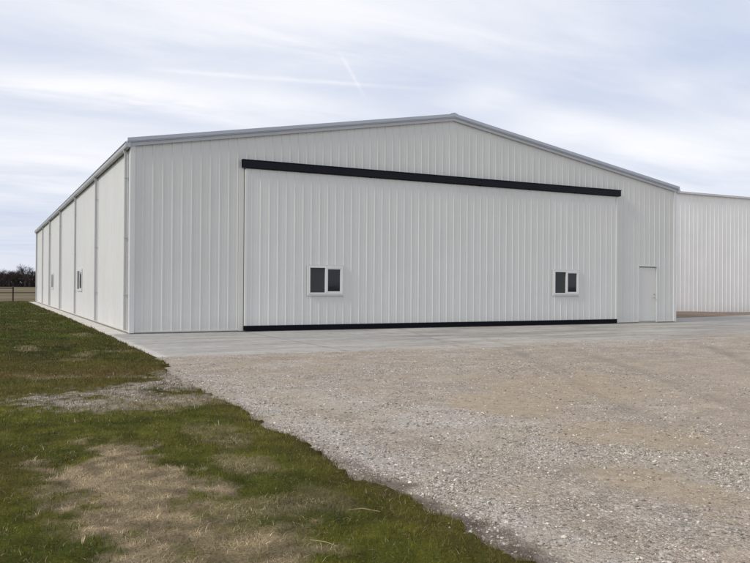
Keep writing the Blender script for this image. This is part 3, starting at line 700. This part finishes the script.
# ------------------------------------------------------------------ world
SUN_AZ, SUN_EL = math.radians(-97), math.radians(34)     # azimuth measured from +Y towards +X
wd_ = bpy.data.worlds.new('World'); S.world = wd_; wd_.use_nodes = True; T = wd_.node_tree; T.nodes.clear()
def wn(t_, **k):
    x = T.nodes.new(t_)
    for a, b in k.items(): setattr(x, a, b)
    return x
def wl(a, b): T.links.new(a, b)
def wm(op, a, b=0.0, c=None, cl=False):
    x = wn('ShaderNodeMath', operation=op); x.use_clamp = cl
    for i, v in enumerate((a, b, c)):
        if v is None: continue
        if isinstance(v, bpy.types.NodeSocket): wl(v, x.inputs[i])
        else: x.inputs[i].default_value = v
    return x.outputs[0]
tc = wn('ShaderNodeTexCoord'); D = tc.outputs['Generated']; sx = wn('ShaderNodeSeparateXYZ'); wl(D, sx.inputs[0]); dx_, dy_, dz_ = sx.outputs
az = wm('MULTIPLY', wm('ARCTAN2', dx_, dy_), 180/PI); el = wm('MULTIPLY', wm('ARCSINE', dz_), 180/PI)
zc = wm('MAXIMUM', dz_, .03); px = wm('DIVIDE', dx_, wm('ADD', zc, .12)); py_ = wm('DIVIDE', dy_, wm('ADD', zc, .12))
cb = wn('ShaderNodeCombineXYZ'); wl(px, cb.inputs[0]); wl(py_, cb.inputs[1])
mp = wn('ShaderNodeMapping'); wl(cb.outputs[0], mp.inputs[0]); mp.inputs['Rotation'].default_value = (0, 0, math.radians(31)); mp.inputs['Scale'].default_value = (.55, 1.5, 1)
def wno(scale, det, ro, dist=0):
    x = wn('ShaderNodeTexNoise'); wl(mp.outputs[0], x.inputs['Vector']); x.inputs['Scale'].default_value = scale; x.inputs['Detail'].default_value = det
    x.inputs['Roughness'].default_value = ro; x.inputs['Distortion'].default_value = dist; return x.outputs[0]
n1 = wno(1.1, 8, .55, .4); n2 = wno(3.2, 8, .6, .6)
def azel(u, v):
    d = cF*FPX+cR2*(u-375)-cU2*(v-281.5); d = d/np.linalg.norm(d); return math.degrees(math.atan2(d[0], d[1])), math.degrees(math.asin(d[2])), d
tot = wm('ADD', wm('MULTIPLY', wm('SUBTRACT', n1, .5), 1.15), wm('MULTIPLY', wm('SUBTRACT', n2, .5), .45)); tot = wm('ADD', tot, .52)
# broad cloud banks, given as a direction on the sky, a size in degrees and a density
banks = [(60, 85, 9, 1.3, .40), (140, 92, 6, 1.0, .15), (300, 22, 14, 3.2, .42), (120, 60, 30, 1.8, -.10), (330, 62, 13, 1.3, -.22), (90, 105, 9, .9, -.30), (430, 88, 9, .9, -.22), (600, 95, 12, 2.4, -.17), (490, 92, 3.2, 1.1, .40), (545, 128, 4, 1.2, .35),
         (250, 105, 10, 1.2, .22), (60, 150, 10, 2.6, .32), (690, 80, 4, 1.0, .25), (710, 140, 6, 3.0, .18), (30, 15, 9, 4, -.12), (720, 15, 10, 4, -.18), (620, 150, 5, 2.0, .20), (20, 235, 8, 3, -.15), (740, 60, 5, 2.5, -.15)]
wob = wm('MULTIPLY', wm('SUBTRACT', n2, .5), 2.2)
for (u, v, ra, re, amp) in banks:
    a0, e0, _ = azel(u, v)
    da = wm('DIVIDE', wm('SUBTRACT', az, a0), ra); de = wm('DIVIDE', wm('ADD', wm('SUBTRACT', el, e0), wob), re)
    g_ = wm('POWER', 2.718, wm('MULTIPLY', wm('ADD', wm('MULTIPLY', da, da), wm('MULTIPLY', de, de)), -1.0))
    tot = wm('MULTIPLY_ADD', g_, amp, tot)
# aircraft trails: great circles through two directions
for (p, q, wdt, amp) in (((130, 68), (455, 91), .0026, .27), ((338, 50), (367, 100), .0022, .22)):
    d0 = azel(*p)[2]; d1 = azel(*q)[2]; nn_ = np.cross(d0, d1); nn_ /= np.linalg.norm(nn_); mid = d0+d1; mid /= np.linalg.norm(mid); half = d0@mid
    x = wn('ShaderNodeVectorMath', operation='DOT_PRODUCT'); wl(D, x.inputs[0]); x.inputs[1].default_value = tuple(nn_)
    y = wn('ShaderNodeVectorMath', operation='DOT_PRODUCT'); wl(D, y.inputs[0]); y.inputs[1].default_value = tuple(mid)
    dd = wm('DIVIDE', wm('ADD', x.outputs['Value'], wm('MULTIPLY', wm('SUBTRACT', n2, .5), .004)), wdt)
    gl_ = wm('POWER', 2.718, wm('MULTIPLY', wm('MULTIPLY', dd, dd), -1.0))
    lim = wm('MULTIPLY', wm('SUBTRACT', y.outputs['Value'], half), 1/(1-half)*1.2, cl=True)
    tot = wm('MULTIPLY_ADD', wm('MULTIPLY', wm('MULTIPLY', gl_, lim), wm('ADD', n2, .3)), amp, tot)
rp = wn('ShaderNodeValToRGB'); wl(wm('ADD', tot, 0, cl=True), rp.inputs[0]); e = rp.color_ramp.elements
e[0].position = 0; e[0].color = (.515, .595, .775, 1); e[1].position = 1; e[1].color = (.96, .962, .985, 1)
m_ = e.new(.5); m_.color = (.718, .757, .862, 1)
ns = wn('ShaderNodeTexSky', sky_type='NISHITA'); ns.sun_disc = False; ns.sun_elevation = SUN_EL; ns.sun_rotation = SUN_AZ; ns.air_density = 1; ns.dust_density = 1.5
sc_ = wn('ShaderNodeVectorMath', operation='SCALE'); wl(rp.outputs[0], sc_.inputs[0]); sc_.inputs['Scale'].default_value = 10.0
mx = wn('ShaderNodeMix', data_type='RGBA'); mx.inputs[0].default_value = .93; wl(ns.outputs[0], mx.inputs[6]); wl(sc_.outputs[0], mx.inputs[7])
bg = wn('ShaderNodeBackground'); wl(mx.outputs[2], bg.inputs[0]); bg.inputs[1].default_value = .1
wo = wn('ShaderNodeOutputWorld'); wl(bg.outputs[0], wo.inputs[0])
sl = bpy.data.lights.new('sun', 'SUN'); sl.energy = 1.7; sl.angle = math.radians(11); sl.color = (1, .94, .84)
so = bpy.data.objects.new('sun', sl); COL.objects.link(so)
dv = Vector((math.sin(SUN_AZ)*math.cos(SUN_EL), math.cos(SUN_AZ)*math.cos(SUN_EL), math.sin(SUN_EL)))
so.rotation_euler = dv.to_track_quat('Z', 'Y').to_euler(); so.location = (-20, -10, 30)
S.view_settings.view_transform = 'Standard'; S.view_settings.look = 'None'; S.view_settings.exposure = .12; S.view_settings.gamma = 1
S.render.engine = 'CYCLES'; S.cycles.max_bounces = 6
